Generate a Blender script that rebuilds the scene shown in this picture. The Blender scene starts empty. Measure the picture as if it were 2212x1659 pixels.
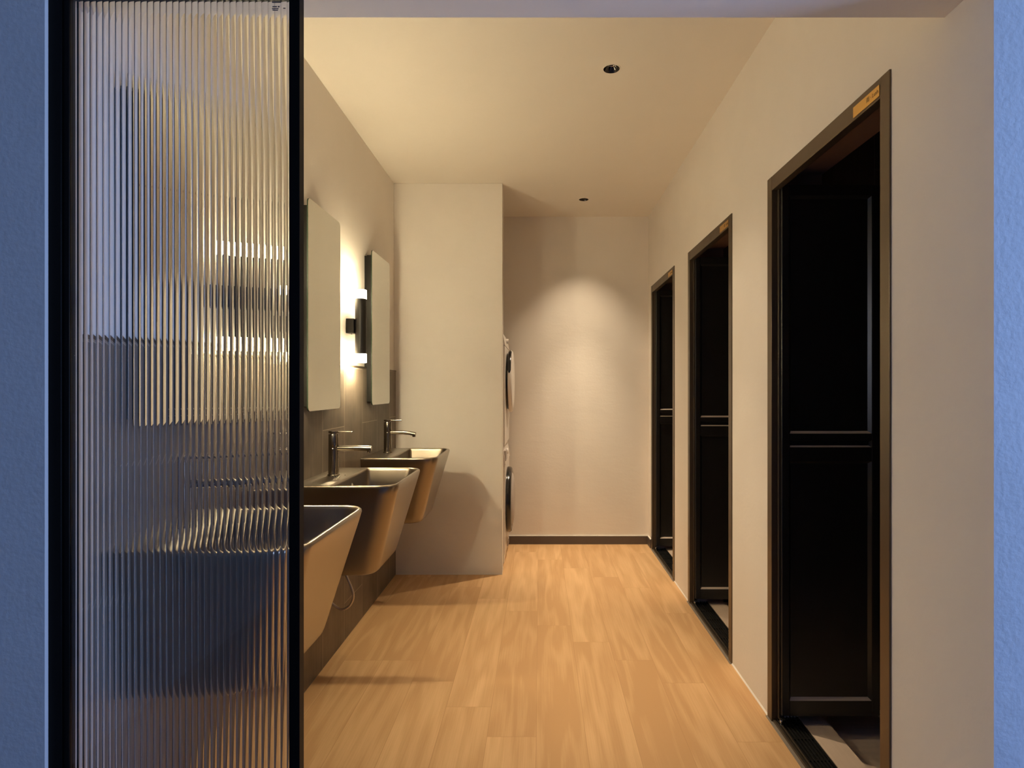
import bpy, bmesh, math, random
from mathutils import Vector, Matrix

random.seed(7)
PI = math.pi
scene = bpy.context.scene
COL = scene.collection

# ------------------------------------------------------------------ room measures (metres; camera at x=0, y=0, looking along +y)
H = 1.285            # eye height
F = 1250.0           # focal length in pixels of a 2212 wide picture
XR = 0.896           # right wall face
XRB = 1.105          # right wall, stall side
XL = -1.005          # left wall plaster face
XT = -0.992          # left wall tile face
ZC = 2.695           # ceiling
YF0, YF1 = 1.142, 1.281   # front wall thickness
ZS = 2.105           # soffit of the entrance
YP0, YP1 = 3.986, 4.09    # partition beside the laundry niche
XP = -0.258
YB = 4.766           # back wall
DOORS = [(1.4745, 2.2665), (2.6915, 3.4835), (3.8425, 4.6345)]
DW = 0.792
ZD = 2.098           # door frame top
STALL_Z = -0.05      # stall floor


# ------------------------------------------------------------------ materials
def mat(name):
    m = bpy.data.materials.new(name)
    m.use_nodes = True
    nt = m.node_tree
    return m, nt, nt.nodes['Principled BSDF']


def simple(name, col, rough=0.5, metal=0.0, spec=0.5, coat=0.0, bump=None, noise_rough=0.0):
    m, nt, b = mat(name)
    b.inputs['Base Color'].default_value = (*col, 1)
    b.inputs['Roughness'].default_value = rough
    b.inputs['Metallic'].default_value = metal
    b.inputs['Specular IOR Level'].default_value = spec
    b.inputs['Coat Weight'].default_value = coat
    tc = nt.nodes.new('ShaderNodeTexCoord')
    if bump:
        scale, dist = bump
        n = nt.nodes.new('ShaderNodeTexNoise')
        n.inputs['Scale'].default_value = scale
        n.inputs['Detail'].default_value = 4
        nt.links.new(tc.outputs['Object'], n.inputs['Vector'])
        bp = nt.nodes.new('ShaderNodeBump')
        bp.inputs['Strength'].default_value = 1.0
        bp.inputs['Distance'].default_value = dist
        nt.links.new(n.outputs['Fac'], bp.inputs['Height'])
        nt.links.new(bp.outputs['Normal'], b.inputs['Normal'])
    if noise_rough:
        n = nt.nodes.new('ShaderNodeTexNoise')
        n.inputs['Scale'].default_value = 14
        nt.links.new(tc.outputs['Object'], n.inputs['Vector'])
        mr = nt.nodes.new('ShaderNodeMapRange')
        mr.inputs['To Min'].default_value = rough - noise_rough
        mr.inputs['To Max'].default_value = rough + noise_rough
        nt.links.new(n.outputs['Fac'], mr.inputs['Value'])
        nt.links.new(mr.outputs['Result'], b.inputs['Roughness'])
    return m


def plaster(name, col, scale, dist, var=0.02):
    """painted plaster: faint mottling and a trowelled relief"""
    m, nt, b = mat(name)
    tc = nt.nodes.new('ShaderNodeTexCoord')
    n1 = nt.nodes.new('ShaderNodeTexNoise'); n1.inputs['Scale'].default_value = 3.0; n1.inputs['Detail'].default_value = 3
    nt.links.new(tc.outputs['Object'], n1.inputs['Vector'])
    r = nt.nodes.new('ShaderNodeValToRGB')
    r.color_ramp.elements[0].position = 0.3; r.color_ramp.elements[1].position = 0.7
    r.color_ramp.elements[0].color = (*[c * (1 - var) for c in col], 1)
    r.color_ramp.elements[1].color = (*[min(1, c * (1 + var)) for c in col], 1)
    nt.links.new(n1.outputs['Fac'], r.inputs['Fac'])
    nt.links.new(r.outputs['Color'], b.inputs['Base Color'])
    b.inputs['Roughness'].default_value = 0.75
    b.inputs['Specular IOR Level'].default_value = 0.25
    n2 = nt.nodes.new('ShaderNodeTexNoise'); n2.inputs['Scale'].default_value = scale; n2.inputs['Detail'].default_value = 5
    nt.links.new(tc.outputs['Object'], n2.inputs['Vector'])
    n3 = nt.nodes.new('ShaderNodeTexNoise'); n3.inputs['Scale'].default_value = 7; n3.inputs['Detail'].default_value = 2
    mp = nt.nodes.new('ShaderNodeMapping'); mp.inputs['Scale'].default_value = (1, 1, 3)
    nt.links.new(tc.outputs['Object'], mp.inputs['Vector']); nt.links.new(mp.outputs['Vector'], n3.inputs['Vector'])
    ad = nt.nodes.new('ShaderNodeMath'); ad.operation = 'MULTIPLY_ADD'; ad.inputs[1].default_value = 2.0
    nt.links.new(n3.outputs['Fac'], ad.inputs[0]); nt.links.new(n2.outputs['Fac'], ad.inputs[2])
    bp = nt.nodes.new('ShaderNodeBump'); bp.inputs['Distance'].default_value = dist
    nt.links.new(ad.outputs[0], bp.inputs['Height']); nt.links.new(bp.outputs['Normal'], b.inputs['Normal'])
    return m


def edge_mask(nt, width):
    """1 inside a plank or tile, 0 on its joint; needs UV 'uv' (metres from corner) and 'uvs' (size minus uv)"""
    outs = []
    for nm in ('uv', 'uvs'):
        u = nt.nodes.new('ShaderNodeUVMap'); u.uv_map = nm
        s = nt.nodes.new('ShaderNodeSeparateXYZ'); nt.links.new(u.outputs['UV'], s.inputs[0])
        outs += [s.outputs['X'], s.outputs['Y']]
    cur = outs[0]
    for o in outs[1:]:
        mn = nt.nodes.new('ShaderNodeMath'); mn.operation = 'MINIMUM'
        nt.links.new(cur, mn.inputs[0]); nt.links.new(o, mn.inputs[1]); cur = mn.outputs[0]
    mr = nt.nodes.new('ShaderNodeMapRange'); mr.interpolation_type = 'SMOOTHSTEP'
    mr.inputs['From Min'].default_value = width * 0.5; mr.inputs['From Max'].default_value = width
    nt.links.new(cur, mr.inputs['Value'])
    return mr.outputs['Result']


def wood_floor_mat():
    m, nt, b = mat('oak_planks')
    L = nt.links.new
    u = nt.nodes.new('ShaderNodeUVMap'); u.uv_map = 'grain'
    at = nt.nodes.new('ShaderNodeAttribute'); at.attribute_name = 'tone'; at.attribute_type = 'GEOMETRY'
    # fine pores, stretched along the plank
    mp = nt.nodes.new('ShaderNodeMapping'); mp.inputs['Scale'].default_value = (4, 160, 1); L(u.outputs['UV'], mp.inputs['Vector'])
    n1 = nt.nodes.new('ShaderNodeTexNoise'); n1.inputs['Scale'].default_value = 1.0; n1.inputs['Detail'].default_value = 5; n1.inputs['Roughness'].default_value = 0.65
    L(mp.outputs['Vector'], n1.inputs['Vector'])
    # cathedral figure
    mp2 = nt.nodes.new('ShaderNodeMapping'); mp2.inputs['Scale'].default_value = (1.1, 9, 1); L(u.outputs['UV'], mp2.inputs['Vector'])
    n2 = nt.nodes.new('ShaderNodeTexNoise'); n2.inputs['Scale'].default_value = 1.0; n2.inputs['Detail'].default_value = 1.5
    L(mp2.outputs['Vector'], n2.inputs['Vector'])
    mu = nt.nodes.new('ShaderNodeMath'); mu.operation = 'MULTIPLY'; mu.inputs[1].default_value = 26.0; L(n2.outputs['Fac'], mu.inputs[0])
    fr = nt.nodes.new('ShaderNodeMath'); fr.operation = 'SINE'; L(mu.outputs[0], fr.inputs[0])
    # broad tone drift
    mp3 = nt.nodes.new('ShaderNodeMapping'); mp3.inputs['Scale'].default_value = (1.2, 5, 1); L(u.outputs['UV'], mp3.inputs['Vector'])
    n3 = nt.nodes.new('ShaderNodeTexNoise'); n3.inputs['Scale'].default_value = 1.3; L(mp3.outputs['Vector'], n3.inputs['Vector'])
    a1 = nt.nodes.new('ShaderNodeMath'); a1.operation = 'MULTIPLY_ADD'; a1.inputs[1].default_value = 0.55; L(n1.outputs['Fac'], a1.inputs[0])
    L(at.outputs['Fac'], a1.inputs[2])
    a2 = nt.nodes.new('ShaderNodeMath'); a2.operation = 'MULTIPLY_ADD'; a2.inputs[1].default_value = 0.13; L(fr.outputs[0], a2.inputs[0]); L(a1.outputs[0], a2.inputs[2])
    a3 = nt.nodes.new('ShaderNodeMath'); a3.operation = 'MULTIPLY_ADD'; a3.inputs[1].default_value = 0.5; L(n3.outputs['Fac'], a3.inputs[0]); L(a2.outputs[0], a3.inputs[2])
    r = nt.nodes.new('ShaderNodeValToRGB')
    r.color_ramp.elements[0].position = 0.35; r.color_ramp.elements[1].position = 1.15
    r.color_ramp.elements[1].position = 1.0
    r.color_ramp.elements[0].color = (0.54, 0.32, 0.152, 1)
    r.color_ramp.elements[1].color = (0.76, 0.50, 0.265, 1)
    L(a3.outputs[0], r.inputs['Fac'])
    em = edge_mask(nt, 0.0012)
    mx = nt.nodes.new('ShaderNodeMix'); mx.data_type = 'RGBA'
    mx.inputs['A'].default_value = (0.47, 0.27, 0.122, 1)
    L(em, mx.inputs['Factor']); L(r.outputs['Color'], mx.inputs['B'])
    L(mx.outputs['Result'], b.inputs['Base Color'])
    b.inputs['Roughness'].default_value = 0.52
    b.inputs['Specular IOR Level'].default_value = 0.3
    bp = nt.nodes.new('ShaderNodeBump'); bp.inputs['Distance'].default_value = 0.0004; bp.inputs['Strength'].default_value = 0.6
    L(n1.outputs['Fac'], bp.inputs['Height']); L(bp.outputs['Normal'], b.inputs['Normal'])
    return m


def tile_mat(name, c0, c1, joint, jw=0.0016, rough=0.45):
    m, nt, b = mat(name)
    L = nt.links.new
    u = nt.nodes.new('ShaderNodeUVMap'); u.uv_map = 'grain'
    at = nt.nodes.new('ShaderNodeAttribute'); at.attribute_name = 'tone'; at.attribute_type = 'GEOMETRY'
    n1 = nt.nodes.new('ShaderNodeTexNoise'); n1.inputs['Scale'].default_value = 6; n1.inputs['Detail'].default_value = 6
    L(u.outputs['UV'], n1.inputs['Vector'])
    mp = nt.nodes.new('ShaderNodeMapping'); mp.inputs['Scale'].default_value = (3, 60, 1); L(u.outputs['UV'], mp.inputs['Vector'])
    n2 = nt.nodes.new('ShaderNodeTexNoise'); n2.inputs['Scale'].default_value = 1; n2.inputs['Detail'].default_value = 4; L(mp.outputs['Vector'], n2.inputs['Vector'])
    ad = nt.nodes.new('ShaderNodeMath'); ad.operation = 'MULTIPLY_ADD'; ad.inputs[1].default_value = 0.5
    L(n2.outputs['Fac'], ad.inputs[0]); L(n1.outputs['Fac'], ad.inputs[2])
    ad2 = nt.nodes.new('ShaderNodeMath'); ad2.operation = 'ADD'; L(ad.outputs[0], ad2.inputs[0]); L(at.outputs['Fac'], ad2.inputs[1])
    r = nt.nodes.new('ShaderNodeValToRGB')
    r.color_ramp.elements[0].position = 0.45; r.color_ramp.elements[1].position = 1.0
    r.color_ramp.elements[0].color = (*c0, 1); r.color_ramp.elements[1].color = (*c1, 1)
    L(ad2.outputs[0], r.inputs['Fac'])
    em = edge_mask(nt, jw)
    mx = nt.nodes.new('ShaderNodeMix'); mx.data_type = 'RGBA'; mx.inputs['A'].default_value = (*joint, 1)
    L(em, mx.inputs['Factor']); L(r.outputs['Color'], mx.inputs['B']); L(mx.outputs['Result'], b.inputs['Base Color'])
    b.inputs['Roughness'].default_value = rough
    b.inputs['Specular IOR Level'].default_value = 0.4
    return m


def emission(name, col, strength):
    m, nt, b = mat(name)
    b.inputs['Base Color'].default_value = (0.9, 0.9, 0.88, 1)
    b.inputs['Emission Color'].default_value = (*col, 1)
    b.inputs['Emission Strength'].default_value = strength
    b.inputs['Roughness'].default_value = 0.3
    return m


WARM = (1.0, 0.84, 0.52)
M_WALL = plaster('warm_white_paint', (0.80, 0.755, 0.70), 60, 0.0005)
M_CEIL = plaster('ceiling_paint', (0.82, 0.775, 0.70), 40, 0.0005, 0.01)
M_FRONT = plaster('outer_wall_paint', (0.78, 0.78, 0.77), 90, 0.0009, 0.03)
M_FLOOR = wood_floor_mat()
M_TILE = tile_mat('brown_grey_wall_tile', (0.105, 0.082, 0.064), (0.21, 0.168, 0.130), (0.40, 0.33, 0.25), 0.0022)
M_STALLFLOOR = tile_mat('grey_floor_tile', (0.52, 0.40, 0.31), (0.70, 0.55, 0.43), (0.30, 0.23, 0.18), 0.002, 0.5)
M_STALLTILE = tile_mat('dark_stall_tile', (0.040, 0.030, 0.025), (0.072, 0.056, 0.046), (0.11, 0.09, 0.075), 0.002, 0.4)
M_LINING = simple('dark_brown_lining', (0.22, 0.145, 0.115), 0.5, bump=(30, 0.0004))
M_BRONZE = simple('dark_bronze_aluminium', (0.135, 0.105, 0.075), 0.36, 0.75, noise_rough=0.05)
M_BLACK = simple('black_powder_coat', (0.010, 0.0095, 0.009), 0.34, 0.0, 0.5, noise_rough=0.04)
M_LEDGE = simple('pale_ledge', (0.55, 0.46, 0.39), 0.6)
M_BLACKF = simple('black_frame', (0.0028, 0.0026, 0.0024), 0.42, 0.0, 0.10, noise_rough=0.04)
M_BASIN = simple('bronze_glaze', (0.235, 0.185, 0.130), 0.31, 1.0, coat=1.0, noise_rough=0.01)
_b = M_BASIN.node_tree.nodes['Principled BSDF']
_b.inputs['Coat Roughness'].default_value = 0.27
_b.inputs['Coat IOR'].default_value = 1.6
M_TAP = simple('brushed_gunmetal', (0.27, 0.235, 0.195), 0.22, 1.0, noise_rough=0.05)
M_CHROME = simple('chrome', (0.85, 0.85, 0.85), 0.08, 1.0)
M_HOLE = simple('black_recess', (0.006, 0.006, 0.006), 0.6)
M_MIRROR = simple('silver_mirror', (0.86, 0.88, 0.84), 0.0, 1.0)
M_MIRROREDGE = simple('green_glass_edge', (0.018, 0.030, 0.018), 0.25, 0.0, 0.25)
M_BACKING = simple('dark_mirror_backing', (0.009, 0.008, 0.0065), 0.45, 0.0, 0.12)
M_SCONCE = simple('black_sconce', (0.016, 0.014, 0.012), 0.42, 0.1, 0.5)
M_OPAL = emission('lit_acrylic', (1.0, 0.83, 0.52), 200.0)
M_LENSUP = emission('lit_lens_up', WARM, 360.0)
M_LENSDN = emission('lit_lens_down', WARM, 850.0)
M_CABINET = simple('white_enamel', (0.78, 0.74, 0.70), 0.3, 0.0, 0.5)
M_GREYPLASTIC = simple('grey_plastic', (0.40, 0.36, 0.34), 0.35)
M_BLACKGLOSS = simple('black_gloss', (0.012, 0.011, 0.011), 0.14, 0.0, 0.6)
M_SKIRT = simple('brown_grey_skirting', (0.105, 0.080, 0.068), 0.45, bump=(60, 0.0003))
M_CAULK = simple('white_sealant', (0.80, 0.77, 0.72), 0.5)
M_ALU = simple('dull_aluminium', (0.30, 0.26, 0.22), 0.4, 0.35)
M_BRASS = simple('brushed_brass', (0.78, 0.50, 0.16), 0.33, 1.0, noise_rough=0.05)
M_ENGRAVE = simple('engraved_ink', (0.17, 0.105, 0.035), 0.6)
M_BRAID = simple('braided_steel', (0.60, 0.52, 0.44), 0.38, 0.8)
M_OUTFLOOR = simple('outer_floor', (0.22, 0.22, 0.23), 0.7, bump=(40, 0.001))
M_ADDWALL = plaster('added_wall_paint', (0.42, 0.42, 0.43), 60, 0.0015)
M_DARKREFL = simple('dark_reflector', (0.06, 0.055, 0.055), 0.12, 0.9)
M_STICKER = simple('sticker_print', (0.22, 0.19, 0.18), 0.6)

M_GLASS, _nt, _b = mat('fluted_glass')
_b.inputs['Base Color'].default_value = (0.955, 0.975, 0.965, 1)
_b.inputs['Transmission Weight'].default_value = 1.0
_b.inputs['Roughness'].default_value = 0.0
_b.inputs['IOR'].default_value = 1.5

M_WATER, _nt, _b = mat('water')
_b.inputs['Base Color'].default_value = (1, 1, 1, 1)
_b.inputs['Transmission Weight'].default_value = 1.0
_b.inputs['Roughness'].default_value = 0.0
_b.inputs['IOR'].default_value = 1.33


# ------------------------------------------------------------------ mesh building
class MB:
    """collects shapes and links them as ONE mesh object"""

    def __init__(self):
        self.v, self.f, self.mi, self.sm = [], [], [], []

    def face(self, idx, mi=0, smooth=False):
        self.f.append(tuple(idx)); self.mi.append(mi); self.sm.append(smooth)

    def poly(self, pts, mi=0, smooth=False):
        b = len(self.v)
        self.v += [tuple(p) for p in pts]
        self.face(range(b, b + len(pts)), mi, smooth)

    def box(self, x0, x1, y0, y1, z0, z1, mi=0, bev=0.0):
        if bev > 0:
            bm = bmesh.new()
            bmesh.ops.create_cube(bm, size=1.0)
            for v in bm.verts:
                v.co = ((x0 + x1) / 2 + v.co.x * (x1 - x0), (y0 + y1) / 2 + v.co.y * (y1 - y0), (z0 + z1) / 2 + v.co.z * (z1 - z0))
            bmesh.ops.bevel(bm, geom=list(bm.edges), offset=bev, segments=2, affect='EDGES', profile=0.5)
            self.add_bm(bm, mi)
            return
        b = len(self.v)
        for z in (z0, z1):
            self.v += [(x0, y0, z), (x1, y0, z), (x1, y1, z), (x0, y1, z)]
        for q in ((0, 3, 2, 1), (4, 5, 6, 7), (0, 1, 5, 4), (1, 2, 6, 5), (2, 3, 7, 6), (3, 0, 4, 7)):
            self.face([b + i for i in q], mi)

    def add_bm(self, bm, mi=0, smooth=False):
        b = len(self.v)
        bm.verts.index_update()
        self.v += [tuple(v.co) for v in bm.verts]
        for f in bm.faces:
            self.face([b + v.index for v in f.verts], mi, smooth)
        bm.free()

    def rings(self, rings, mi=0, smooth=True, cap0=False, cap1=False, closed=True):
        """skin successive rings of equal point count"""
        b = len(self.v); n = len(rings[0])
        for r in rings:
            self.v += [tuple(p) for p in r]
        for k in range(len(rings) - 1):
            for i in range(n if closed else n - 1):
                j = (i + 1) % n
                self.face([b + k * n + i, b + k * n + j, b + (k + 1) * n + j, b + (k + 1) * n + i], mi, smooth)
        if cap0:
            self.face([b + i for i in reversed(range(n))], mi, False)
        if cap1:
            self.face([b + (len(rings) - 1) * n + i for i in range(n)], mi, False)

    def lathe(self, prof, origin=(0, 0, 0), axis='Z', n=32, mi=0, smooth=True, cap0=False, cap1=False):
        """prof = [(radius, height along axis)]"""
        o = Vector(origin); rr = []
        for r, h in prof:
            ring = []
            for i in range(n):
                a = 2 * PI * i / n
                c, s = r * math.cos(a), r * math.sin(a)
                p = {'Z': (c, s, h), 'X': (h, c, s), 'Y': (s, h, c)}[axis]
                ring.append(o + Vector(p))
            rr.append(ring)
        self.rings(rr, mi, smooth, cap0, cap1)

    def tube(self, pts, r, n=12, mi=0, caps=True, rad=None):
        pts = [Vector(p) for p in pts]; rr = []; s = None
        for i, p in enumerate(pts):
            t = (pts[min(i + 1, len(pts) - 1)] - pts[max(i - 1, 0)]).normalized()
            if s is None:
                s = t.cross(Vector((0, 0, 1)))
                if s.length < 1e-3: s = t.cross(Vector((0, 1, 0)))
            s = (s - t * s.dot(t)).normalized(); u = s.cross(t)
            q = rad[i] if rad else r
            rr.append([p + s * math.cos(2 * PI * k / n) * q + u * math.sin(2 * PI * k / n) * q for k in range(n)])
        self.rings(rr, mi, True, caps, caps)

    def build(self, name, mats, parent=None, sharp=None, flip_check=True):
        me = bpy.data.meshes.new(name)
        me.from_pydata(self.v, [], self.f)
        for m in (mats if isinstance(mats, (list, tuple)) else [mats]):
            me.materials.append(m)
        me.polygons.foreach_set('material_index', self.mi)
        me.polygons.foreach_set('use_smooth', self.sm)
        me.update()
        if flip_check:
            bm = bmesh.new(); bm.from_mesh(me)
            bmesh.ops.remove_doubles(bm, verts=bm.verts, dist=1e-6)
            bmesh.ops.recalc_face_normals(bm, faces=bm.faces)
            if sharp:
                for e in bm.edges:
                    if len(e.link_faces) == 2 and e.calc_face_angle(0) > sharp:
                        e.smooth = False
            bm.to_mesh(me); bm.free()
        o = bpy.data.objects.new(name, me)
        COL.objects.link(o)
        if parent is not None:
            o.parent = parent
        return o


SH = math.radians(35)


def tag(o, label=None, cat=None, group=None, kind=None):
    if label: o['label'] = label
    if cat: o['category'] = cat
    if group: o['group'] = group
    if kind: o['kind'] = kind
    return o


def empty(name, loc=(0, 0, 0)):
    o = bpy.data.objects.new(name, None)
    o.empty_display_size = 0.1
    COL.objects.link(o)
    o.location = loc
    return o


def kids(o):
    return [c for c in bpy.data.objects if c.parent == o]


def copy_tree(o, parent=None):
    ch = kids(o)
    c = o.copy(); COL.objects.link(c)
    c.parent = parent
    for k in ch:
        copy_tree(k, c)
    return c


def paved(name, faces, mats, parent=None):
    """one mesh of planks or tiles; faces = (origin, u axis, v axis, ulen, vlen, tone, mi)"""
    me = bpy.data.meshes.new(name)
    v, f = [], []
    for (o, ua, va, ul, vl, tone, mi) in faces:
        o = Vector(o); ua = Vector(ua); va = Vector(va); b = len(v)
        v += [o, o + ua * ul, o + ua * ul + va * vl, o + va * vl]
        f.append((b, b + 1, b + 2, b + 3))
    me.from_pydata([tuple(p) for p in v], [], f)
    for m in mats: me.materials.append(m)
    uv = me.uv_layers.new(name='uv'); uvs = me.uv_layers.new(name='uvs'); gr = me.uv_layers.new(name='grain')
    at = me.attributes.new('tone', 'FLOAT', 'FACE')
    for i, (o, ua, va, ul, vl, tone, mi) in enumerate(faces):
        du, dv = random.random() * 40, random.random() * 40
        for k, (a, b) in enumerate(((0, 0), (ul, 0), (ul, vl), (0, vl))):
            uv.data[i * 4 + k].uv = (a, b)
            uvs.data[i * 4 + k].uv = (ul - a, vl - b)
            gr.data[i * 4 + k].uv = (a + du, b + dv)
        at.data[i].value = tone
        me.polygons[i].material_index = mi
    me.update()
    o = bpy.data.objects.new(name, me); COL.objects.link(o)
    if parent is not None: o.parent = parent
    return o


def cells(a0, a1, size, off):
    """cut [a0,a1] on the grid off + k*size"""
    k = math.floor((a0 - off) / size); out = []
    while off + k * size < a1 - 1e-6:
        s, e = max(a0, off + k * size), min(a1, off + (k + 1) * size)
        if e - s > 1e-4: out.append((s, e, k))
        k += 1
    return out


# ------------------------------------------------------------------ the setting
# floor: oak planks 182 mm wide laid along the room, end joints where the photo shows them
joint = {-6: 2.20, -5: 2.73, -4: 2.731, -3: 2.535, -2: 2.331, -1: 3.332, 0: 3.13, 1: 2.926, 2: 2.731, 3: 2.52, 4: 3.3, 5: 2.9}
fl = []
for (x0, x1, k) in cells(-1.05, XR, 0.182, -0.013):
    for (y0, y1, q) in cells(YF0, YB + 0.02, 1.2, joint.get(k, 2.5)):
        fl.append(((x0, y0, 0), (0, 1, 0), (1, 0, 0), y1 - y0, x1 - x0, random.uniform(-0.14, 0.14), 0))
floor = paved('floor', fl, [M_FLOOR])
# the slab under the planks
b = MB(); b.box(-1.3, XR, YF0, YB + 0.2, -0.15, -0.002)
b.build('floor_slab', M_OUTFLOOR, floor)
tag(floor, 'light oak plank floor running the length of the washroom', 'floor', kind='structure')
floor.data.flip_normals() if floor.data.polygons[0].normal.z < 0 else None

# ceiling with two round cut-outs for the downlights
DL = [(0.317, 2.558), (0.329, 4.33)]
RH = 0.037
b = MB()
xs0, xs1 = -1.15, XRB + 0.0
rows = [YF1, DL[0][1] - .1, DL[0][1] + .1, DL[1][1] - .1, DL[1][1] + .1, YB + .1]
for i in range(5):
    y0, y1 = rows[i], rows[i + 1]
    d = DL[0] if i == 1 else DL[1] if i == 3 else None
    cols = [xs0, d[0] - .1, d[0] + .1, xs1] if d else [xs0, xs1]
    for j in range(len(cols) - 1):
        if d and j == 1:
            N = 48; a, c = [], []
            for k in range(N):
                t = 2 * PI * (k + .5) / N; cx, sy = math.cos(t), math.sin(t); m_ = max(abs(cx), abs(sy))
                a.append((d[0] + RH * cx, d[1] + RH * sy)); c.append((d[0] + .1 * cx / m_, d[1] + .1 * sy / m_))
            b.rings([[(p[0], p[1], ZC) for p in c], [(p[0], p[1], ZC) for p in a], [(p[0], p[1], ZC + .11) for p in a], [(p[0], p[1], ZC + .11) for p in c]], 0, False)
            for q, (sx, sy) in enumerate(((1, 1), (-1, 1), (-1, -1), (1, -1))):
                # the square's corners
                k = N // 8 + q * N // 4
                for z in (ZC, ZC + .11):
                    p0, p1 = c[(k - 1) % N], c[k % N]
                    b.poly([(p0[0], p0[1], z), (d[0] + sx * .1, d[1] + sy * .1, z), (p1[0], p1[1], z)])
        else:
            b.box(cols[j], cols[j + 1], y0, y1, ZC, ZC + .11)
b.build('ceiling', M_CEIL, flip_check=False)
ceiling = bpy.data.objects['ceiling']
tag(ceiling, 'plain cream painted ceiling with two recessed downlights', 'ceiling', kind='structure')

# left wall with tile cladding up to 1.4 m
b = MB(); b.box(XL - .12, XL, YF1, YB + .1, 0, ZC)
wl = b.build('wall_left', M_WALL)
tag(wl, 'cream left wall above the brown grey tiles, with mirrors and wall lamps', 'wall', kind='structure')
tf = []
ztop = 1.395
for (y0, y1, k) in cells(YF1, YP0, 0.2945, 2.644):
    for (z0, z1, q) in cells(0.0, ztop, 0.6, 0.49 if k % 2 == 0 else 0.19):
        tf.append(((XT, y0, z0), (0, 0, 1), (0, 1, 0), z1 - z0, y1 - y0, random.uniform(-.09, .09), 0))
tl = paved('tile_cladding', tf, [M_TILE], wl)
tl['label'] = 'brown grey wall tiles behind the basins'
b = MB(); b.box(XL, XT - .001, YF1, YP0, 0, ztop)
b.build('tile_backing', M_SKIRT, wl)
b = MB(); b.box(XL, XT + .002, YF1, YP0, ztop, ztop + .010)
tr = b.build('tile_edge_trim', M_BRONZE, wl)

# right wall with three door openings
b = MB()
ys = [YF1] + [v for d in DOORS for v in d] + [YB + .1]
for i in range(0, len(ys), 2):
    b.box(XR, XR + .034, ys[i], ys[i + 1], -.05, ZC)
    b.box(XR + .034, XRB, ys[i], ys[i + 1], -.05, ZC, 1)
for d in DOORS:
    b.box(XR, XR + .034, d[0], d[1], ZD, ZC)
    b.box(XR + .034, XRB, d[0], d[1], ZD + .022, ZC, 1)
wr = b.build('wall_right', [M_WALL, M_LINING])
tag(wr, 'cream right wall pierced by three dark framed doorways', 'wall', kind='structure')

# back wall
b = MB(); b.box(XL - .12, XRB + 1.3, YB, YB + .12, -.05, ZC + .11)
wb = b.build('wall_back', M_WALL)
tag(wb, 'cream far end wall lit by a downlight scallop', 'wall', kind='structure')

# partition that hides the laundry stack
b = MB(); b.box(XL, XP, YP0, YP1, 0, ZC, 0, 0.002)
wp = b.build('wall_partition', M_WALL)
tag(wp, 'cream stub wall between the basins and the stacked laundry machines', 'wall', kind='structure')
b = MB(); b.box(XT, XP + .001, YP0 - .004, YP0, 0, .004)
tag(b.build('trim_1', M_CAULK), 'thin white sealant line at the foot of the stub wall', 'trim', kind='structure')

# front wall around the entrance
b = MB()
b.box(-1.75, -0.977, YF0, YF1, -.05, 3.2)
b.box(XR, 2.75, YF0, YF1, -.05, 3.2)
b.box(-0.977, XR, YF0, YF1, ZS, 3.2)
for k in (3, 11, 12): b.mi[k] = 1       # the reveals carry the inside paint
wf = b.build('wall_front', [M_FRONT, M_WALL])
tag(wf, 'rough painted wall around the entrance, blue in the evening light', 'wall', kind='structure')

# added vestibule outside the entrance, out of view, to shape the blue light
b = MB(); b.box(-1.75, 2.75, -3.15, YF0, -.05, -.002)
tag(b.build('floor_added', M_OUTFLOOR), 'grey floor of the added vestibule outside the entrance, out of view', 'floor', kind='structure')
b = MB(); b.box(-1.75, -1.6, -3.15, YF0, -.002, 3.2)
tag(b.build('wall_added_left', M_ADDWALL), 'added grey side wall, out of view, holding light off the left of the entrance', 'wall', kind='structure')
b = MB(); b.box(-1.6, 2.6, -3.15, -3.0, -.002, 3.2)
tag(b.build('wall_added_rear', M_ADDWALL), 'grey rear wall of the added vestibule behind the viewpoint', 'wall', kind='structure')
WY_0, WY_1, WZ_0, WZ_1 = 0.28, 0.95, 0.25, 2.75     # window opening in the added vestibule, sized to steer the blue light
b = MB()
b.box(2.6, 2.75, -3.15, WY_0, -.002, 3.2); b.box(2.6, 2.75, WY_1, YF0, -.002, 3.2)
b.box(2.6, 2.75, WY_0, WY_1, -.002, WZ_0); b.box(2.6, 2.75, WY_0, WY_1, WZ_1, 3.2)
tag(b.build('wall_added_right', M_ADDWALL), 'window wall of the added vestibule, its opening shaping the blue light', 'wall', kind='structure')
wn = empty('added_window_1', (2.675, 0, 0))
tag(wn, 'black framed window added out of view on the right for the blue light', 'window', kind='structure')
for (y0, y1, z0, z1) in ((WY_0, WY_0 + .05, WZ_0, WZ_1), (WY_1 - .05, WY_1, WZ_0, WZ_1), (WY_0 + .05, WY_1 - .05, WZ_0, WZ_0 + .05), (WY_0 + .05, WY_1 - .05, WZ_1 - .05, WZ_1)):
    b = MB(); b.box(-.03, .03, y0, y1, z0, z1, 0, .002); b.build('added_window_frame', M_BLACKF, wn)
b = MB(); b.box(-1.75, 2.75, -3.15, YF0 + .14, 3.2, 3.35)
tag(b.build('ceiling_added', M_ADDWALL), 'slab over the added vestibule, keeping sky light off from above', 'ceiling', kind='structure')
pl_ = bpy.data.lights.new('added_window_portal', 'AREA'); pl_.shape = 'RECTANGLE'; pl_.size = WZ_1 - WZ_0; pl_.size_y = WY_1 - WY_0
pl_.cycles.is_portal = True  # guides sky sampling through the added window
po = bpy.data.objects.new('added_window_portal', pl_); COL.objects.link(po); po.parent = wn
po.location = (-.03, (WY_0 + WY_1) / 2, (WZ_0 + WZ_1) / 2); po.rotation_euler = (0, PI / 2, 0)

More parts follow.
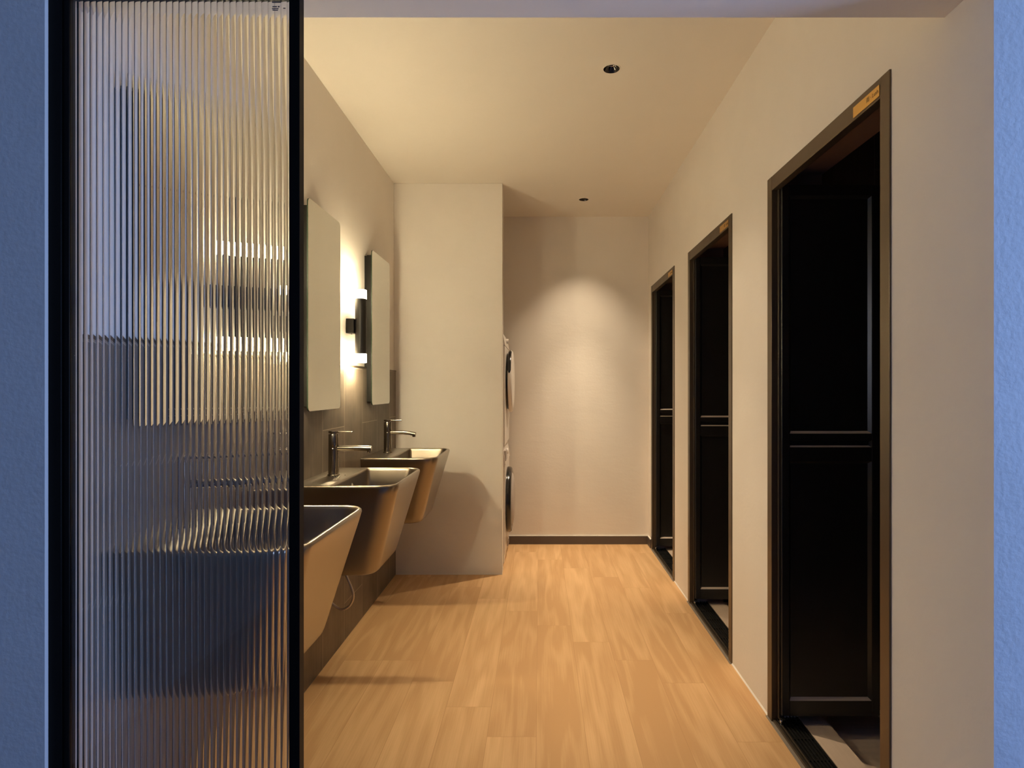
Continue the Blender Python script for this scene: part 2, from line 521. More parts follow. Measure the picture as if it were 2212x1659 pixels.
# stalls behind the right wall
tf = []
SX = XRB + 1.15
parts_y = [YF1, 2.479, 3.663, YB]
for (x0, x1, k) in cells(XRB, SX, 0.30, XRB - 0.025):
    for (y0, y1, q) in cells(YF1, YB, 0.60, 2.02 + 0.3 * (k % 2)):
        tf.append(((x0, y0, STALL_Z), (1, 0, 0), (0, 1, 0), x1 - x0, y1 - y0, random.uniform(-.1, .1), 0))
sf = paved('floor_stall', tf, [M_STALLFLOOR])
tag(sf, 'grey tiled floor inside the stalls, a step below the threshold', 'floor', kind='structure')
b = MB(); b.box(XRB, SX, YF1, YB, STALL_Z - .1, STALL_Z - .001); b.build('slab', M_OUTFLOOR, sf)
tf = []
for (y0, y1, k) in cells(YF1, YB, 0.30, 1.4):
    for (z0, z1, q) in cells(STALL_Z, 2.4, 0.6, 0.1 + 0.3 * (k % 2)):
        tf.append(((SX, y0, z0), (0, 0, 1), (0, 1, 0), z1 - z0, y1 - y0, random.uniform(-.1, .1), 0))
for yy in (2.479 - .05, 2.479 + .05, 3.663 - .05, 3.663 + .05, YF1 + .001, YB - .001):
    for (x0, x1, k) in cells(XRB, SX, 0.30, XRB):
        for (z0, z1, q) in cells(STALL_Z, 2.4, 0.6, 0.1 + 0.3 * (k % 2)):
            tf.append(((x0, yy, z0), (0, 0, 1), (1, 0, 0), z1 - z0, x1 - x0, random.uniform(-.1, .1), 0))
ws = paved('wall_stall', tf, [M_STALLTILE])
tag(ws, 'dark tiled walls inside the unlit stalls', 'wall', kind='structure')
b = MB()
b.box(SX + .001, SX + .12, YF1, YB, STALL_Z, 2.5)
for yy in (2.479, 3.663): b.box(XRB, SX, yy - .049, yy + .049, STALL_Z, 2.4)
b.build('masonry', M_LINING, ws)
b = MB(); b.box(XRB, SX + .12, YF1, YB, 2.4, 2.5)
tag(b.build('ceiling_stall', M_CEIL), 'plain ceiling over the three stalls', 'ceiling', kind='structure')

# baseboards and sealant
b = MB(); b.box(XL, XR, YB - .012, YB, 0, .066); b.box(XL, XR, YB - .009, YB, .066, .071, 1)
tag(b.build('baseboard_back', [M_SKIRT, M_CAULK]), 'dark tile skirting along the far end wall', 'baseboard', kind='structure')
b = MB(); b.box(XR - .012, XR, DOORS[2][1] + .012, YB - .012, 0, .066); b.box(XR - .009, XR, DOORS[2][1] + .012, YB - .012, .066, .071, 1)
tag(b.build('baseboard_right', [M_SKIRT, M_CAULK]), 'short dark skirting in the far right corner beside the third doorway', 'baseboard', kind='structure')
for i, (y0, y1, lab) in enumerate(((YF1, DOORS[0][0], 'nearest the entrance'), (DOORS[0][1], DOORS[1][0], 'between first and second doorway'), (DOORS[1][1], DOORS[2][0], 'between second and third doorway'))):
    b = MB(); b.poly([(XR, y0, 0), (XR - .005, y0, 0), (XR, y0, .006)]); b.poly([(XR, y1, 0), (XR, y1, .006), (XR - .005, y1, 0)])
    b.poly([(XR - .005, y0, 0), (XR - .005, y1, 0), (XR, y1, .006), (XR, y0, .006)])
    b.poly([(XR, y0, 0), (XR, y1, 0), (XR - .005, y1, 0), (XR - .005, y0, 0)])
    tag(b.build('trim_%d' % (i + 2), M_CAULK), 'white sealant line at the foot of the right wall, ' + lab, 'trim', kind='structure')


# ------------------------------------------------------------------ bifold doors (built once, copied)
def bead_panel(mb, x0, x1, z0, z1, yf, dep, w, mi=0):
    """recessed panel with a sloping bead; front towards -y"""
    o = [(x0, yf, z0), (x1, yf, z0), (x1, yf, z1), (x0, yf, z1)]
    i = [(x0 + w, yf + dep, z0 + w), (x1 - w, yf + dep, z0 + w), (x1 - w, yf + dep, z1 - w), (x0 + w, yf + dep, z1 - w)]
    b0 = len(mb.v); mb.v += o + i
    for k in range(4):
        j = (k + 1) % 4
        mb.face([b0 + k, b0 + j, b0 + 4 + j, b0 + 4 + k], 1 if k == 0 else mi)   # paler colour on the upward ledge
    mb.face([b0 + 4 + k for k in range(4)], mi)


def make_leaf(parent, y0, y1, name='door_leaf'):
    """one half of the folded door; local x from the wall face, y from the near outer edge of the frame"""
    xa, xb, xc, xd = .022, .052, .363, .395
    za, zb = .040, 2.056
    rails = [(za, .098), (1.006, 1.060), (1.086, 1.112), (2.014, zb)]
    b = MB()
    b.box(xa, xb, y0, y1, za, zb, 0, .003); b.box(xc, xd, y0, y1, za, zb, 0, .003)
    for (p, q) in rails: b.box(xb, xc, y0, y1, p, q)
    b.box(xb, xc, y0 + .014, y1 - .006, .09, 2.02)
    leaf = b.build(name, M_BLACK, parent)
    for (p, q) in ((.098, 1.006), (1.112, 2.014)):
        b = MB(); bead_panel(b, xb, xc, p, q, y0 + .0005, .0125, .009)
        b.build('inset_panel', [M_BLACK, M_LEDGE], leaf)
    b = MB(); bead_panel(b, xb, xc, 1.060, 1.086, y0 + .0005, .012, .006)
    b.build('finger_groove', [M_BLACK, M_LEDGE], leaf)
    return leaf


def make_door():
    root = empty('door_1')
    fw = .042
    for (y0, y1) in ((0.0, fw), (DW - fw, DW)):
        b = MB()
        b.box(-.005, .024, y0, y1, 0.0, ZD, 0, .0015)
        b.box(.024, .040, y0 + (.0 if y0 == 0 else .016), y1 - (.016 if y0 == 0 else 0), 0.0, ZD)
        b.build('jamb', M_BRONZE, root)
    b = MB(); b.box(-.0045, .024, fw, DW - fw, 2.044, ZD, 0, .0015)
    hd = b.build('door_head', M_BRONZE, root)
    b = MB(); b.box(.0245, .040, fw - .02, DW - fw + .02, 2.0575, ZD)
    b.build('top_track', M_BLACK, root)
    # threshold: flat edge strip, raised frame sill, running groove
    b = MB(); b.box(-.012, 0, 0, DW, 0, .003); b.box(0, .010, fw, DW - fw, 0, .011, 1, .001); b.box(.010, .015, fw, DW - fw, 0, .006, 2); b.box(.015, .021, fw, DW - fw, 0, .013, 1, .001)
    b.build('sill', [M_ALU, M_BRONZE, M_BLACK], root)
    yA = DW - .072
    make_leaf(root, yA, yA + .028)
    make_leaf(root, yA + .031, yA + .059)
    # slim lit edge stile where the folded leaves meet the jamb
    b = MB(); b.box(.0155, .0215, DW - .058, DW - fw - .003, .02, 2.05, 0, .001)
    b.build('folding_edge', M_BRONZE, root)
    # hinges at the foot of the leaf
    b = MB(); b.tube([(.398, yA + .014, .030), (.398, yA + .014, .075)], .006, 10); b.box(.396, .412, yA + .006, yA + .022, .034, .040)
    b.build('pivot', M_CHROME, root)
    b = MB(); b.tube([(.018, yA - .004, .008), (.018, yA - .004, .036)], .005, 10); b.box(.012, .030, yA - .010, yA + .004, .030, .036)
    b.build('pivot', M_CHROME, root)
    return root


door = make_door()
dl = ['open black bifold door nearest the entrance, dark bronze frame', 'open black bifold door in the middle of the right wall', 'open black bifold door at the far end of the right wall']
for i, d in enumerate(DOORS):
    o = door if i == 0 else copy_tree(door)
    o.name = 'door_%d' % (i + 1)
    o.location = (XR, d[0], 0)
    tag(o, dl[i], 'door', 'bifold doors of the stalls', 'structure')

# kerb tile and floor grating in each doorway
kb = MB(); kb.box(.112, XRB - XR, 0, DW, -.05, .002)
kerb = kb.build('threshold_kerb', M_STALLFLOOR)
# uv layers so the tile material reads as one tile
for nm in ('uv', 'uvs', 'grain'):
    l = kerb.data.uv_layers.new(name=nm)
    for p in kerb.data.polygons:
        for li in p.loop_indices:
            co = kerb.data.vertices[kerb.data.loops[li].vertex_index].co
            l.data[li].uv = (co.y + .5, co.x + .5) if nm == 'grain' else (.05, .05)


def make_grating():
    root = empty('floor_grating')
    b = MB(); b.box(0, .091, .004, DW - .004, -.03, -.004); b.build('tray', M_BLACK, root)
    for k in range(7):
        b = MB(); x = .004 + k * .0128; b.box(x, x + .0065, .006, DW - .006, -.004, .003, 0, .0008)
        b.build('bar', M_BLACK, root)
    for k in range(7):
        b = MB(); y = .03 + k * .122; b.box(.003, .088, y, y + .008, -.0035, .0018)
        b.build('cross_bar', M_BLACK, root)
    return root


gr = make_grating()
for i, d in enumerate(DOORS):
    o = gr if i == 0 else copy_tree(gr)
    o.location = (XR + .0215, d[0], 0)
    tag(o, 'black slotted drain grating in the ' + ('doorway nearest the entrance', 'middle doorway', 'farthest doorway')[i], 'drain grating', 'drain gratings in the doorways')
    k = kerb if i == 0 else kerb.copy()
    if i: COL.objects.link(k)
    k.location = (XR, d[0], 0)
    tag(k, 'grey tile kerb behind the grating in the ' + ('doorway nearest the entrance', 'middle doorway', 'farthest doorway')[i], 'kerb', kind='structure')


# brass name plates on the door heads
def text_mesh(name, body, size, m, parent):
    cu = bpy.data.curves.new(name, 'FONT'); cu.body = body; cu.size = size; cu.extrude = 0.0002
    cu.align_x = 'LEFT'; cu.align_y = 'CENTER'
    t = bpy.data.objects.new(name + '_font', cu); COL.objects.link(t)
    bpy.context.view_layer.update()
    me = bpy.data.meshes.new_from_object(t.evaluated_get(bpy.context.evaluated_depsgraph_get()))
    bpy.data.objects.remove(t); bpy.data.curves.remove(cu)
    me.materials.clear(); me.materials.append(m)
    o = bpy.data.objects.new(name, me); COL.objects.link(o); o.parent = parent
    return o


pl = empty('sign_plate')
b = MB(); b.box(-.0018, 0, 0, .126, 0, .030, 0, .0005); b.build('plate', M_BRASS, pl)
tx = text_mesh('lettering', '\u96e8 \u00b7 Lush', .0155, M_ENGRAVE, pl)
# reads towards -y for someone facing +x
tx.matrix_local = Matrix(((0, 0, -1, -.0019), (-1, 0, 0, .060), (0, 1, 0, .015), (0, 0, 0, 1)))
for i, d in enumerate(DOORS):
    o = pl if i == 0 else copy_tree(pl)
    o.location = (XR - .0048, d[0] + .0425, 2.0505)
    tag(o, ('brass name plate over the doorway nearest the entrance', 'brass name plate over the middle doorway', 'small brass name plate over the farthest doorway')[i], 'sign', 'brass plates on the door heads')

# ------------------------------------------------------------------ fluted glass screen in the entrance
gs = empty('glass_screen', (-0.7385, 1.15, 0))
tag(gs, 'tall fluted glass screen in a slim black frame on the left of the entrance', 'glass screen')
b = MB(); b.box(-.2385, -.2130, 0, .030, 0, ZS, 0, .001); b.box(-.2135, -.2000, .004, .028, 0, ZS, 0, .001)
b.build('stile', M_BLACKF, gs)
b = MB(); b.box(.2400, .2610, 0, .022, 0, ZS, 0, .001)
b.build('stile', M_BLACKF, gs)
for (z0, z1) in ((0, .06), (ZS - .04, ZS)):
    b = MB(); b.box(-.2000, .2400, .001, .022, z0, z1, 0, .001); b.build('rail', M_BLACKF, gs)
# glass: flat towards the camera, hollow flutes on the room side
pitch = .0126; amax = math.radians(24); R = pitch / 2 / math.sin(amax); sag = R * (1 - math.cos(amax))
x0g, x1g = -.2035, .2435
yb = .0145
b = MB()
front, back = [], []
xg = x0g; SEG = 10
nfl = int((x1g - x0g) / pitch); pitch_ = (x1g - x0g) / nfl
cols = []
for i in range(nfl):
    for s in range(SEG + (1 if i == nfl - 1 else 0)):
        t = s / SEG - .5
        xx = x0g + (i + .5 + t) * pitch_
        a = math.asin(2 * t * math.sin(amax))
        cols.append((xx, yb - R * (math.cos(a) - math.cos(amax)), s == 0 or s == SEG))
n = len(cols)
zb, zt = .05, ZS - .03
for z in (zb, zt):
    b.v += [(c[0], c[1], z) for c in cols]
for i in range(n - 1):
    b.face([i + 1, i, n + i, n + i + 1], 0, True)
fb = len(b.v)
b.v += [(x0g, .0075, zb), (x1g, .0075, zb), (x1g, .0075, zt), (x0g, .0075, zt)]
b.face([fb, fb + 1, fb + 2, fb + 3])
b.face([fb, fb + 3, n, 0]); b.face([fb + 1, n - 1, 2 * n - 1, fb + 2])
b.face([fb + 3, fb + 2] + [n + i for i in reversed(range(n))])
b.face([fb + 1, fb] + [i for i in range(n)])
pane = b.build('glass_pane', M_GLASS, gs, flip_check=False)
bm = bmesh.new(); bm.from_mesh(pane.data)
bmesh.ops.recalc_face_normals(bm, faces=bm.faces)
for e in bm.edges:
    if len(e.link_faces) == 2 and e.calc_face_angle(0) > math.radians(20): e.smooth = False
bm.to_mesh(pane.data); bm.free()
# printed maker's sticker near the top, unreadable small print as short bars
b = MB()
for (xa, xb_, za, zb_) in ((0, .018, 0, .0025), (.001, .010, -.009, -.0065), (.0115, .015, -.009, -.0065), (0, .013, -.0125, -.0105), (.0225, .027, -.0118, -.0098), (.001, .012, -.0155, -.0135)):
    b.box(xa, xb_, 0, .0002, za, zb_)
st = b.build('sticker', M_STICKER, gs)
st.location = (.203, .0071, H + (838 - 6) * 1.157 / F)
st['label'] = 'small grey printed sticker near the top of the glass'


# ------------------------------------------------------------------ wash basins
def rrect(x0, x1, y0, y1, rf, rb, k=16):
    """plan outline, counter-clockwise from the wall-near corner; rf = radius of the two front (+x) corners, rb = back corners"""
    pts = []
    for (cx, cy, r, a0) in ((x0, y0, rb, PI), (x1, y0, rf, 1.5 * PI), (x1, y1, rf, 0.0), (x0, y1, rb, .5 * PI)):
        sx = 1 if cx == x0 else -1; sy = 1 if cy == y0 else -1
        for i in range(k + 1):
            a = a0 + .5 * PI * i / k
            pts.append((cx + sx * r + r * math.cos(a), cy + sy * r + r * math.sin(a)))
    return pts


def ring(z, *a):
    return [(p[0], p[1], z) for p in rrect(*a)]


BZ = .897


def make_basin():
    """local origin: on the tile face, basin centre, floor level"""
    root = empty('wash_basin')
    b = MB()
    hw, dp = .270, .420
    zb = .512
    R_ = []
    R_.append(ring(zb, .0, .285, -.165, .165, .055, .003))
    R_.append(ring(zb + .004, .0, .306, -.182, .182, .058, .003))
    R_.append(ring(zb + .014, .0, .318, -.190, .190, .060, .003))
    R_.append(ring(zb + .030, .0, .325, -.194, .194, .062, .003))
    for t in (.25, .5, .75, .93):
        z = zb + .03 + (BZ - .012 - zb - .03) * t
        R_.append(ring(z, .0, .325 + (dp - .325) * t, -(.194 + (hw - .194) * t), .194 + (hw - .194) * t, .062 + .010 * t, .003))
    R_.append(ring(BZ - .010, .0, dp, -hw, hw, .072, .003))
    R_.append(ring(BZ - .003, .0, dp - .001, -hw + .001, hw - .001, .072, .003))
    R_.append(ring(BZ, .0, dp - .005, -hw + .005, hw - .005, .069, .003))
    # top: deck and narrow rim, then the bowl
    R_.append(ring(BZ, .152, dp - .012, -hw + .013, hw - .013, .062, .010))
    R_.append(ring(BZ - .003, .155, dp - .015, -hw + .016, hw - .016, .060, .012))
    R_.append(ring(BZ - .012, .157, dp - .019, -hw + .020, hw - .020, .058, .014))
    R_.append(ring(BZ - .070, .159, dp - .036, -hw + .028, hw - .028, .055, .018))
    R_.append(ring(BZ - .105, .162, dp - .052, -hw + .036, hw - .036, .05, .022))
    R_.append(ring(BZ - .128, .172, dp - .078, -hw + .056, hw - .056, .045, .028))
    R_.append(ring(BZ - .138, .200, dp - .120, -hw + .100, hw - .100, .035, .028))
    b.rings(R_, 0, True, True, True)
    b.build('bowl', M_BASIN, root, sharp=math.radians(50))
    # overflow ring on the back wall of the bowl
    b = MB()
    a = []
    for (r0, r1, xx) in ((.011, .017, .1625), (.009, .0145, .1655), (.0065, .011, .1645), (.006, .010, .1600)):
        a.append([(xx, r0 * math.cos(2 * PI * i / 24), BZ - .048 + r1 * math.sin(2 * PI * i / 24)) for i in range(24)])
    b.rings(a, 0, True)
    ov = b.build('overflow_ring', M_CHROME, root)
    b = MB(); b.poly([(.1612, .0062 * math.cos(2 * PI * i / 24), BZ - .048 + .0104 * math.sin(2 * PI * i / 24)) for i in range(24)])
    b.build('overflow_hole', M_HOLE, ov, flip_check=False)
    b = MB(); b.lathe([(.024, 0), (.023, .003), (.010, .006), (.0, .0065)], (.27, 0, BZ - .1385), 'Z', 24)
    b.build('drain', M_TAP, root)
    return root


BASINS = [1.650, 2.555, 3.465]
bs = make_basin()
bl = ['bronze black wall hung basin nearest the entrance, partly behind the fluted glass',
      'bronze black wall hung basin in the middle, water drops on its deck',
      'bronze black wall hung basin farthest away beside the stub wall']
for i, y in enumerate(BASINS):
    o = bs if i == 0 else copy_tree(bs)
    o.location = (XT + .0005, y, 0)
    tag(o, bl[i], 'basin', 'wall hung basins under the mirrors')


def make_tap(swing):
    """single lever mixer; local origin on the basin deck"""
    root = empty('mixer_tap')
    b = MB()
    b.lathe([(.0265, 0), (.0265, .004), (.0250, .006), (.0225, .0065), (.0222, .120), (.0222, .121), (.0218, .1218), (.0222, .1226), (.0222, .182), (.021, .184), (.0, .184)], (0, 0, 0), 'Z', 32, cap0=True)
    b.build('tap_body', M_TAP, root, sharp=SH)
    b = MB()
    pts = [(.015, 0, .120), (.06, 0, .121), (.088, 0, .1212)]
    b.tube(pts, .0115, 20)
    b.tube([(.0885, 0, .1212), (.0905, 0, .1212)], .0108, 20)
    b.tube([(.091, 0, .1212), (.130, 0, .1212 - swing * .35), (.168, 0, .1205 - swing)], .0118, 20)
    b.lathe([(.0085, -.018), (.0095, -.016), (.0095, -.004)], (.158, 0, .1205 - swing * .75), 'Z', 20, cap0=True)
    sp = b.build('spout', M_TAP, root, sharp=SH)
    b = MB(); b.lathe([(.013, 0), (.013, .004), ], (0, 0, .184), 'Z', 24); b.lathe([(.0215, .004), (.0222, .005), (.0222, .0125), (.0212, .0138), (0, .0138)], (0, 0, .184), 'Z', 32, cap0=True)
    b.box(.010, .086, -.0065, .0065, .1905, .1965, 0, .0018)
    b.build('lever', M_TAP, root, sharp=SH)
    return root


tl_ = ['gunmetal mixer tap on the basin nearest the entrance, seen through the fluted glass', 'gunmetal mixer tap on the middle basin', 'gunmetal mixer tap with drooping spout on the farthest basin']
for i, y in enumerate(BASINS):
    o = make_tap(.001 if i < 2 else .011)
    o.location = (XT + .079, y + .008, BZ + .0002)
    tag(o, tl_[i], 'tap', 'mixer taps on the basins')

# water drops on the deck of the middle basin
drops = [(.095, -.030, .0030), (.104, -.018, .0022), (.100, -.040, .0026), (.110, -.032, .0034), (.116, -.022, .0024), (.108, -.052, .0026), (.121, -.044, .0022), (.128, .012, .0024), (.118, -.060, .0020)]
b = MB(); b.lathe([(0.0002, .80), (.35, .75), (.70, .56), (.92, .28), (1.0, 0)], (0, 0, 0), 'Z', 16, cap1=True)
wd = b.build('water_drop', M_WATER)
for i, (x, y, r) in enumerate(drops):
    o = wd if i == 0 else wd.copy()
    if i: COL.objects.link(o)
    o.location = (XT + x, BASINS[1] + y, BZ + .0001); o.scale = (r * 1.15,) * 3
    tag(o, 'tiny water drop on the middle basin deck beside the tap', 'water drop', 'water drops on the middle basin')

# braided hose hanging under the middle basin
def catmull(p, n):
    p = [Vector(a) for a in p]; out = []
    for i in range(len(p) - 1):
        a, b_, c, d = p[max(i - 1, 0)], p[i], p[i + 1], p[min(i + 2, len(p) - 1)]
        for k in range(n):
            t = k / n
            out.append(0.5 * (2 * b_ + (c - a) * t + (2 * a - 5 * b_ + 4 * c - d) * t * t + (3 * b_ - a - 3 * c + d) * t ** 3))
    return out + [p[-1]]


hp = catmull([(-.900, 2.6, .514), (-.868, 2.6, .440), (-.838, 2.6, .360), (-.850, 2.6, .312), (-.884, 2.6, .290), (-.916, 2.6, .303), (-.955, 2.59, .345), (-.986, 2.58, .375)], 14)
b = MB(); b.tube(hp, .006, 10, 0, True, [.0050 + .0006 * (i % 2) for i in range(len(hp))])
hs = b.build('braided_hose', M_BRAID)
b = MB(); b.lathe([(.011, 0), (.011, .016), (.009, .02)], (XT, 2.58, .378), 'X', 16, cap0=True, cap1=True)
b.build('hose_nut', M_CHROME, hs)
tag(hs, 'braided water hose looping below the middle basin', 'hose')


# ------------------------------------------------------------------ mirrors
def make_mirror():
    """local origin: wall face, middle of the lower edge"""
    root = empty('wall_mirror')
    w, h, t = .1935, .885, .005
    fx = XL * -1 - .953
    k = 6

    def outline(x, ins):
        r = .022; pts = []
        for (cy, cz, a0) in ((-w, 0, PI), (w, 0, 1.5 * PI), (w, h, 0), (-w, h, .5 * PI)):
            sy = 1 if cy < 0 else -1; sz = 1 if cz == 0 else -1
            for i in range(k + 1):
                a = a0 + .5 * PI * i / k
                pts.append((x, cy + sy * (r + ins * 0) + (r - ins) * math.cos(a), cz + sz * r + (r - ins) * math.sin(a)))
        return pts
    b = MB()
    b.rings([outline(fx - t, 0), outline(fx - .001, 0), outline(fx, .001)], 1, False)
    b.poly(outline(fx, .001), 0); b.poly(list(reversed(outline(fx - t, 0))), 1)
    b.build('mirror_glass', [M_MIRROR, M_MIRROREDGE], root)
    b = MB(); b.box(.0005 + .0135, fx - t - .0003, -w + .026, w - .026, .018, h - .026, 0, .001)
    b.box(.0005, .0136, -w + .030, w - .030, (ztop + .0105) - 1.186, h - .03)
    b.build('mirror_box', M_BACKING, root)
    return root


MIRR = [1.666, 2.573, 3.480]
mr_ = make_mirror()
ml = ['tall frameless mirror nearest the entrance, blurred behind the fluted glass', 'tall frameless mirror over the middle basin', 'tall frameless mirror over the farthest basin beside the stub wall']
for i, y in enumerate(MIRR):
    o = mr_ if i == 0 else copy_tree(mr_)
    o.location = (XL, y, 1.187)
    tag(o, ml[i], 'mirror', 'mirrors over the basins')


# ------------------------------------------------------------------ wall lamps between the mirrors
def make_sconce():
    """local origin: wall face, middle height"""
    root = empty('wall_sconce')
    cx, r = .069, .029
    b = MB(); b.lathe([(.012, -.1435), (.0265, -.1450), (r, -.143), (r, .143), (.0265, .1450), (.012, .1435)], (cx, 0, 0), 'Z', 40, cap0=True, cap1=True)
    b.build('lamp_body', M_SCONCE, root, sharp=SH)
    b = MB(); b.box(.0005, .042, -.030, .030, -.038, .038, 0, .002); b.box(.018, .024, -.004, .004, -.0415, -.038)
    b.build('wall_bracket', M_SCONCE, root)
    for s in (1, -1):
        b = MB()
        b.lathe([(.0225, .1452), (.0288, .1452), (.0288, .176), (.0280, .177), (.0280, .178), (.0288, .179), (.0288, .189), (.0225, .189), (.0225, .1452)], (cx, 0, 0), 'Z', 40)
        if s < 0: b.v = [(x, y, -z) for (x, y, z) in b.v]
        rg = b.build('acrylic_ring', M_OPAL, root, sharp=SH)
        b = MB(); b.lathe([(.0222, .150), (.0222, .1850), (.0205, .1885), (0.0001, .1890)], (cx, 0, 0), 'Z', 32, cap0=True)
        if s < 0: b.v = [(x, y, -z) for (x, y, z) in b.v]
        b.build('lens', M_LENSUP if s > 0 else M_LENSDN, rg, sharp=SH)
    return root


sc = make_sconce()
sl = ['black cylinder wall lamp behind the fluted glass, glowing at both ends', 'black cylinder wall lamp between the two farther mirrors, glowing at both ends']
for i, y in enumerate((2.118, 3.027)):
    o = sc if i == 0 else copy_tree(sc)
    o.location = (XL, y, 1.607)
    tag(o, sl[i], 'wall lamp', 'wall lamps between the mirrors')


# ------------------------------------------------------------------ recessed downlights
def make_downlight():
    root = empty('recessed_downlight')
    b = MB(); b.lathe([(.0355, -.0002), (.0360, -.0016), (.0405, -.0016), (.0412, -.0002), (.0412, .0)], (0, 0, 0), 'Z', 48)
    b.build('trim_ring', M_CEIL, root, sharp=SH)
    b = MB(); b.lathe([(.0355, -.0004), (.0330, .005), (.0290, .0115), (.0235, .018), (.0178, .024)], (0, 0, 0), 'Z', 48)
    b.lathe([(.0365, .0004), (.0365, .052)], (0, 0, 0), 'Z', 48)
    b.build('reflector', M_DARKREFL, root)
    b = MB(); b.lathe([(.0178, .024), (.0175, .036), (.0001, .0362)], (0, 0, 0), 'Z', 48); b.lathe([(.0175, .0365), (.0175, .052), (.036, .052)], (0, 0, 0), 'Z', 48); b.lathe([(.0365, .0522), (.0001, .0522)], (0, 0, 0), 'Z', 48)
    b.build('lamp_housing', M_HOLE, root)
    b = MB(); b.lathe([(.0178, .0235), (.0190, .0222), (.0196, .0214), (.0186, .0212), (.0172, .0225), (.0178, .0235)], (0, 0, 0), 'Z', 48)
    b.build('lamp_bezel', M_CHROME, root)
    return root


dn = make_downlight()
for i, (x, y) in enumerate(DL):
    o = dn if i == 0 else copy_tree(dn)
    o.location = (x, y, ZC)
    tag(o, ('black recessed downlight in the middle of the ceiling, the nearer of two', 'black recessed downlight near the far end wall')[i], 'downlight', 'downlights in the ceiling')
    # a 36 degree lamp: narrow core and a weak skirt
    for en, size in (((108, 60)[i], 50), ((42, 29)[i], 84)):
        l = bpy.data.lights.new('downlight_beam', 'SPOT')
        l.energy = en; l.color = (1.0, 0.80, 0.55); l.spot_size = math.radians(size); l.spot_blend = 1.0; l.shadow_soft_size = 0.012
        lo = bpy.data.objects.new('downlight_beam', l); COL.objects.link(lo)
        lo.parent = o; lo.location = (0, 0, .019)


# ------------------------------------------------------------------ laundry stack in the niche
def disc_ring(mb, prof, c, mi=0, n=48):
    mb.lathe(prof, c, 'X', n, mi)


WX0, WX1, WY0, WY1 = -.86, -.248, 4.115, 4.705
WC = (WY0 + WY1) / 2


def side_prism(mb, prof, y0, y1, mi=0):
    """prof = (x,z) outline extruded along y"""
    n = len(prof)
    mb.rings([[(p[0], y0, p[1]) for p in prof], [(p[0], y1, p[1]) for p in prof]], mi, False, True, True)


# washer
ws_ = empty('washing_machine', (0, 0, 0))
tag(ws_, 'white washing machine with black ringed door, lower of the laundry stack', 'washing machine')
b = MB(); b.box(WX0, WX1, WY0, WY1, .10, .735, 0, .006); b.box(WX0, WX1 - .006, WY0 + .004, WY1 - .004, .035, .0985, 0, .003)
b.build('cabinet', M_CABINET, ws_)
b = MB(); side_prism(b, [(WX0, .737), (WX1 + .004, .737), (WX1 - .004, .80), (WX1 - .014, .852), (WX1 - .03, .868), (WX0, .868)], WY0, WY1)
cp = b.build('control_panel', M_CABINET, ws_)
b = MB(); b.box(WX1 - .012, WX1 + .006, WY0 + .03, WY0 + .19, .760, .835, 0, .003); b.build('detergent_drawer', M_GREYPLASTIC, cp)
b = MB(); b.lathe([(.006, 0), (.006, .012), (.0, .0125)], (WX1 - .010, WY0 + .24, .822), 'X', 16); b.build('button', M_BLACKGLOSS, cp)
b = MB(); b.lathe([(.022, 0), (.022, .016), (.019, .02), (0, .02)], (WX1 - .012, WC, .805), 'X', 28); b.build('program_knob', M_CABINET, cp)
b = MB(); disc_ring(b, [(.244, .001), (.246, .010), (.244, .026), (.236, .036), (.215, .040), (.200, .036)], (WX1, WC, .44))
dr = b.build('door_ring', M_BLACKGLOSS, ws_)
b = MB(); disc_ring(b, [(.2005, .036), (.19, .043), (.15, .052), (.10, .056), (.0001, .058)], (WX1, WC, .44)); b.build('door_glass', M_GREYPLASTIC, dr)
b = MB(); b.box(WX1 - .0055, WX1 + .001, WY0 + .42, WY0 + .54, .045, .09, 0, .002); b.build('filter_flap', M_GREYPLASTIC, ws_)
for (x, y) in ((WX0 + .05, WY0 + .05), (WX1 - .05, WY0 + .05), (WX0 + .05, WY1 - .05), (WX1 - .05, WY1 - .05)):
    b = MB(); b.lathe([(.02, 0), (.02, .012), (.010, .014), (.010, .036)], (x, y, 0), 'Z', 16, cap0=True); b.build('foot', M_BLACKGLOSS, ws_)

# dryer
dy = empty('tumble_dryer', (0, 0, 0))
tag(dy, 'white tumble dryer with white round door, stacked on the washing machine', 'tumble dryer')
b = MB(); b.box(WX0, WX1, WY0, WY1, .872, 1.588, 0, .006); b.build('cabinet', M_CABINET, dy)
b = MB(); side_prism(b, [(WX0, 1.590), (WX1 + .001, 1.590), (WX1 - .007, 1.635), (WX1 - .020, 1.680), (WX1 - .034, 1.703), (WX1 - .05, 1.706), (WX0, 1.706)], WY0, WY1)
cp = b.build('control_panel', M_CABINET, dy)
b = MB(); b.lathe([(.0185, 0), (.0185, .017), (.017, .020), (0, .020)], (WX1 - .010, WC, 1.640), 'X', 28); kn = b.build('program_knob', M_CABINET, cp)
b = MB(); disc_ring(b, [(.212, .0005), (.214, .013), (.20, .014)], (WX1, WC, 1.336)); b.build('door_gasket', M_BLACKGLOSS, dy)
b = MB(); disc_ring(b, [(.20, .0135), (.230, .015), (.235, .022), (.233, .034), (.225, .043), (.20, .048), (.12, .052), (.0001, .053)], (WX1, WC, 1.336))
dd = b.build('door_cover', M_CABINET, dy)
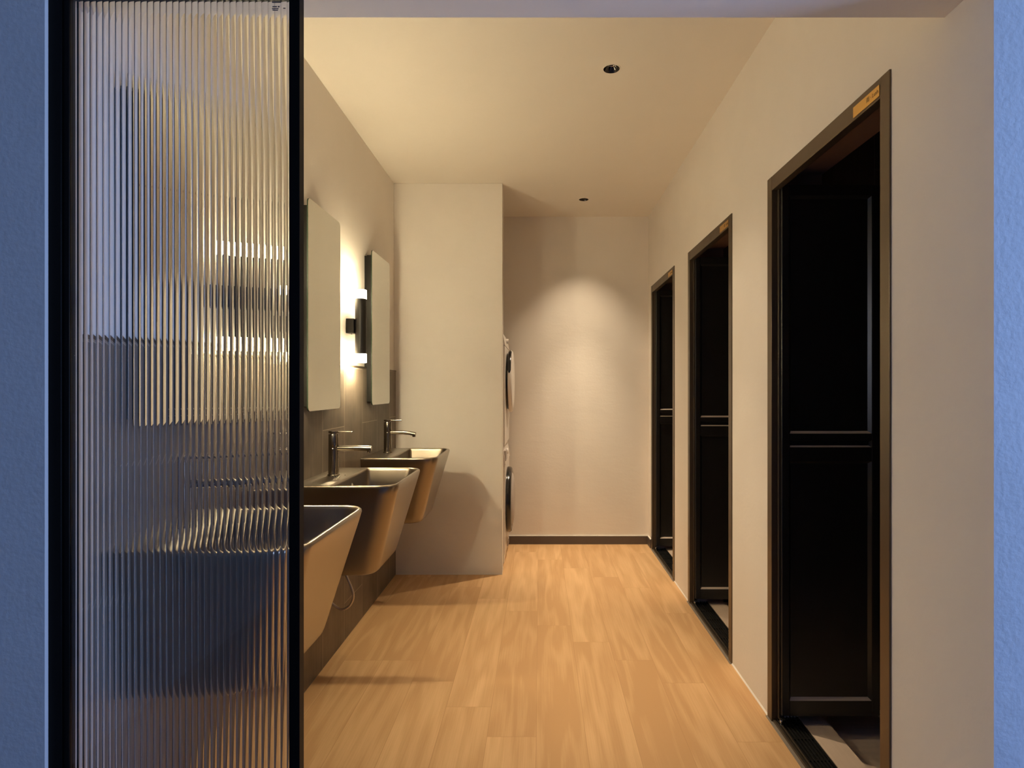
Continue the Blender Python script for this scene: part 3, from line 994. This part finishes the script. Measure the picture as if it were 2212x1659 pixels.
# handle hollow on the near rim of the door
b = MB()
rr = []
for k in range(13):
    a = math.radians(166 - 64 * k / 12)          # near side, rising to the top
    e = max(0, abs(k - 6) / 6 - .70) / .30
    hh = .004 + .0085 * math.sqrt(max(0, 1 - e * e))
    q = .2358
    c = (math.cos(a), math.sin(a))
    xm = .0265
    rr.append([(WX1 + xm - hh, WC + q * c[0], 1.336 + q * c[1]), (WX1 + xm - hh * .6, WC + (q + .0015) * c[0], 1.336 + (q + .0015) * c[1]),
               (WX1 + xm + hh * .6, WC + (q + .001) * c[0], 1.336 + (q + .001) * c[1]), (WX1 + xm + hh, WC + (q - .003) * c[0], 1.336 + (q - .003) * c[1]), (WX1 + xm, WC + (q - .012) * c[0], 1.336 + (q - .012) * c[1])])
b.rings(rr, 0, True, True, True)
b.build('handle_recess', M_BLACKGLOSS, dd)

# ------------------------------------------------------------------ dusk sky outside
w = bpy.data.worlds.new('dusk_sky'); scene.world = w; w.use_nodes = True
nt = w.node_tree; bg = nt.nodes['Background']
tc = nt.nodes.new('ShaderNodeTexCoord'); sp = nt.nodes.new('ShaderNodeSeparateXYZ'); nt.links.new(tc.outputs['Generated'], sp.inputs[0])
r = nt.nodes.new('ShaderNodeValToRGB'); nt.links.new(sp.outputs['Z'], r.inputs['Fac'])
els = r.color_ramp.elements
els[0].position = 0.0; els[0].color = (0.32, 0.51, 1.0, 1)
els[1].position = 1.0; els[1].color = (0.20, 0.34, 0.86, 1)
nt.links.new(r.outputs['Color'], bg.inputs['Color'])
bg.inputs['Strength'].default_value = 18.0

# ------------------------------------------------------------------ camera
cd = bpy.data.cameras.new('camera'); co = bpy.data.objects.new('camera', cd); COL.objects.link(co)
co.location = (0, 0, H); co.rotation_euler = (PI / 2, 0, 0)
cd.sensor_width = 36; cd.lens = 36 * F / 2212
cd.shift_x = -(1166 - 1106) / 2212; cd.shift_y = (838 - 829.5) / 2212
cd.clip_start = 0.05
scene.camera = co

scene.view_settings.view_transform = 'Standard'
scene.view_settings.look = 'None'
scene.view_settings.gamma = 1.0
scene.view_settings.exposure = 0.09
scene.view_settings.use_curve_mapping = False
scene.cycles.use_denoising = True
scene.cycles.max_bounces = 14
scene.cycles.diffuse_bounces = 7
scene.cycles.transmission_bounces = 10
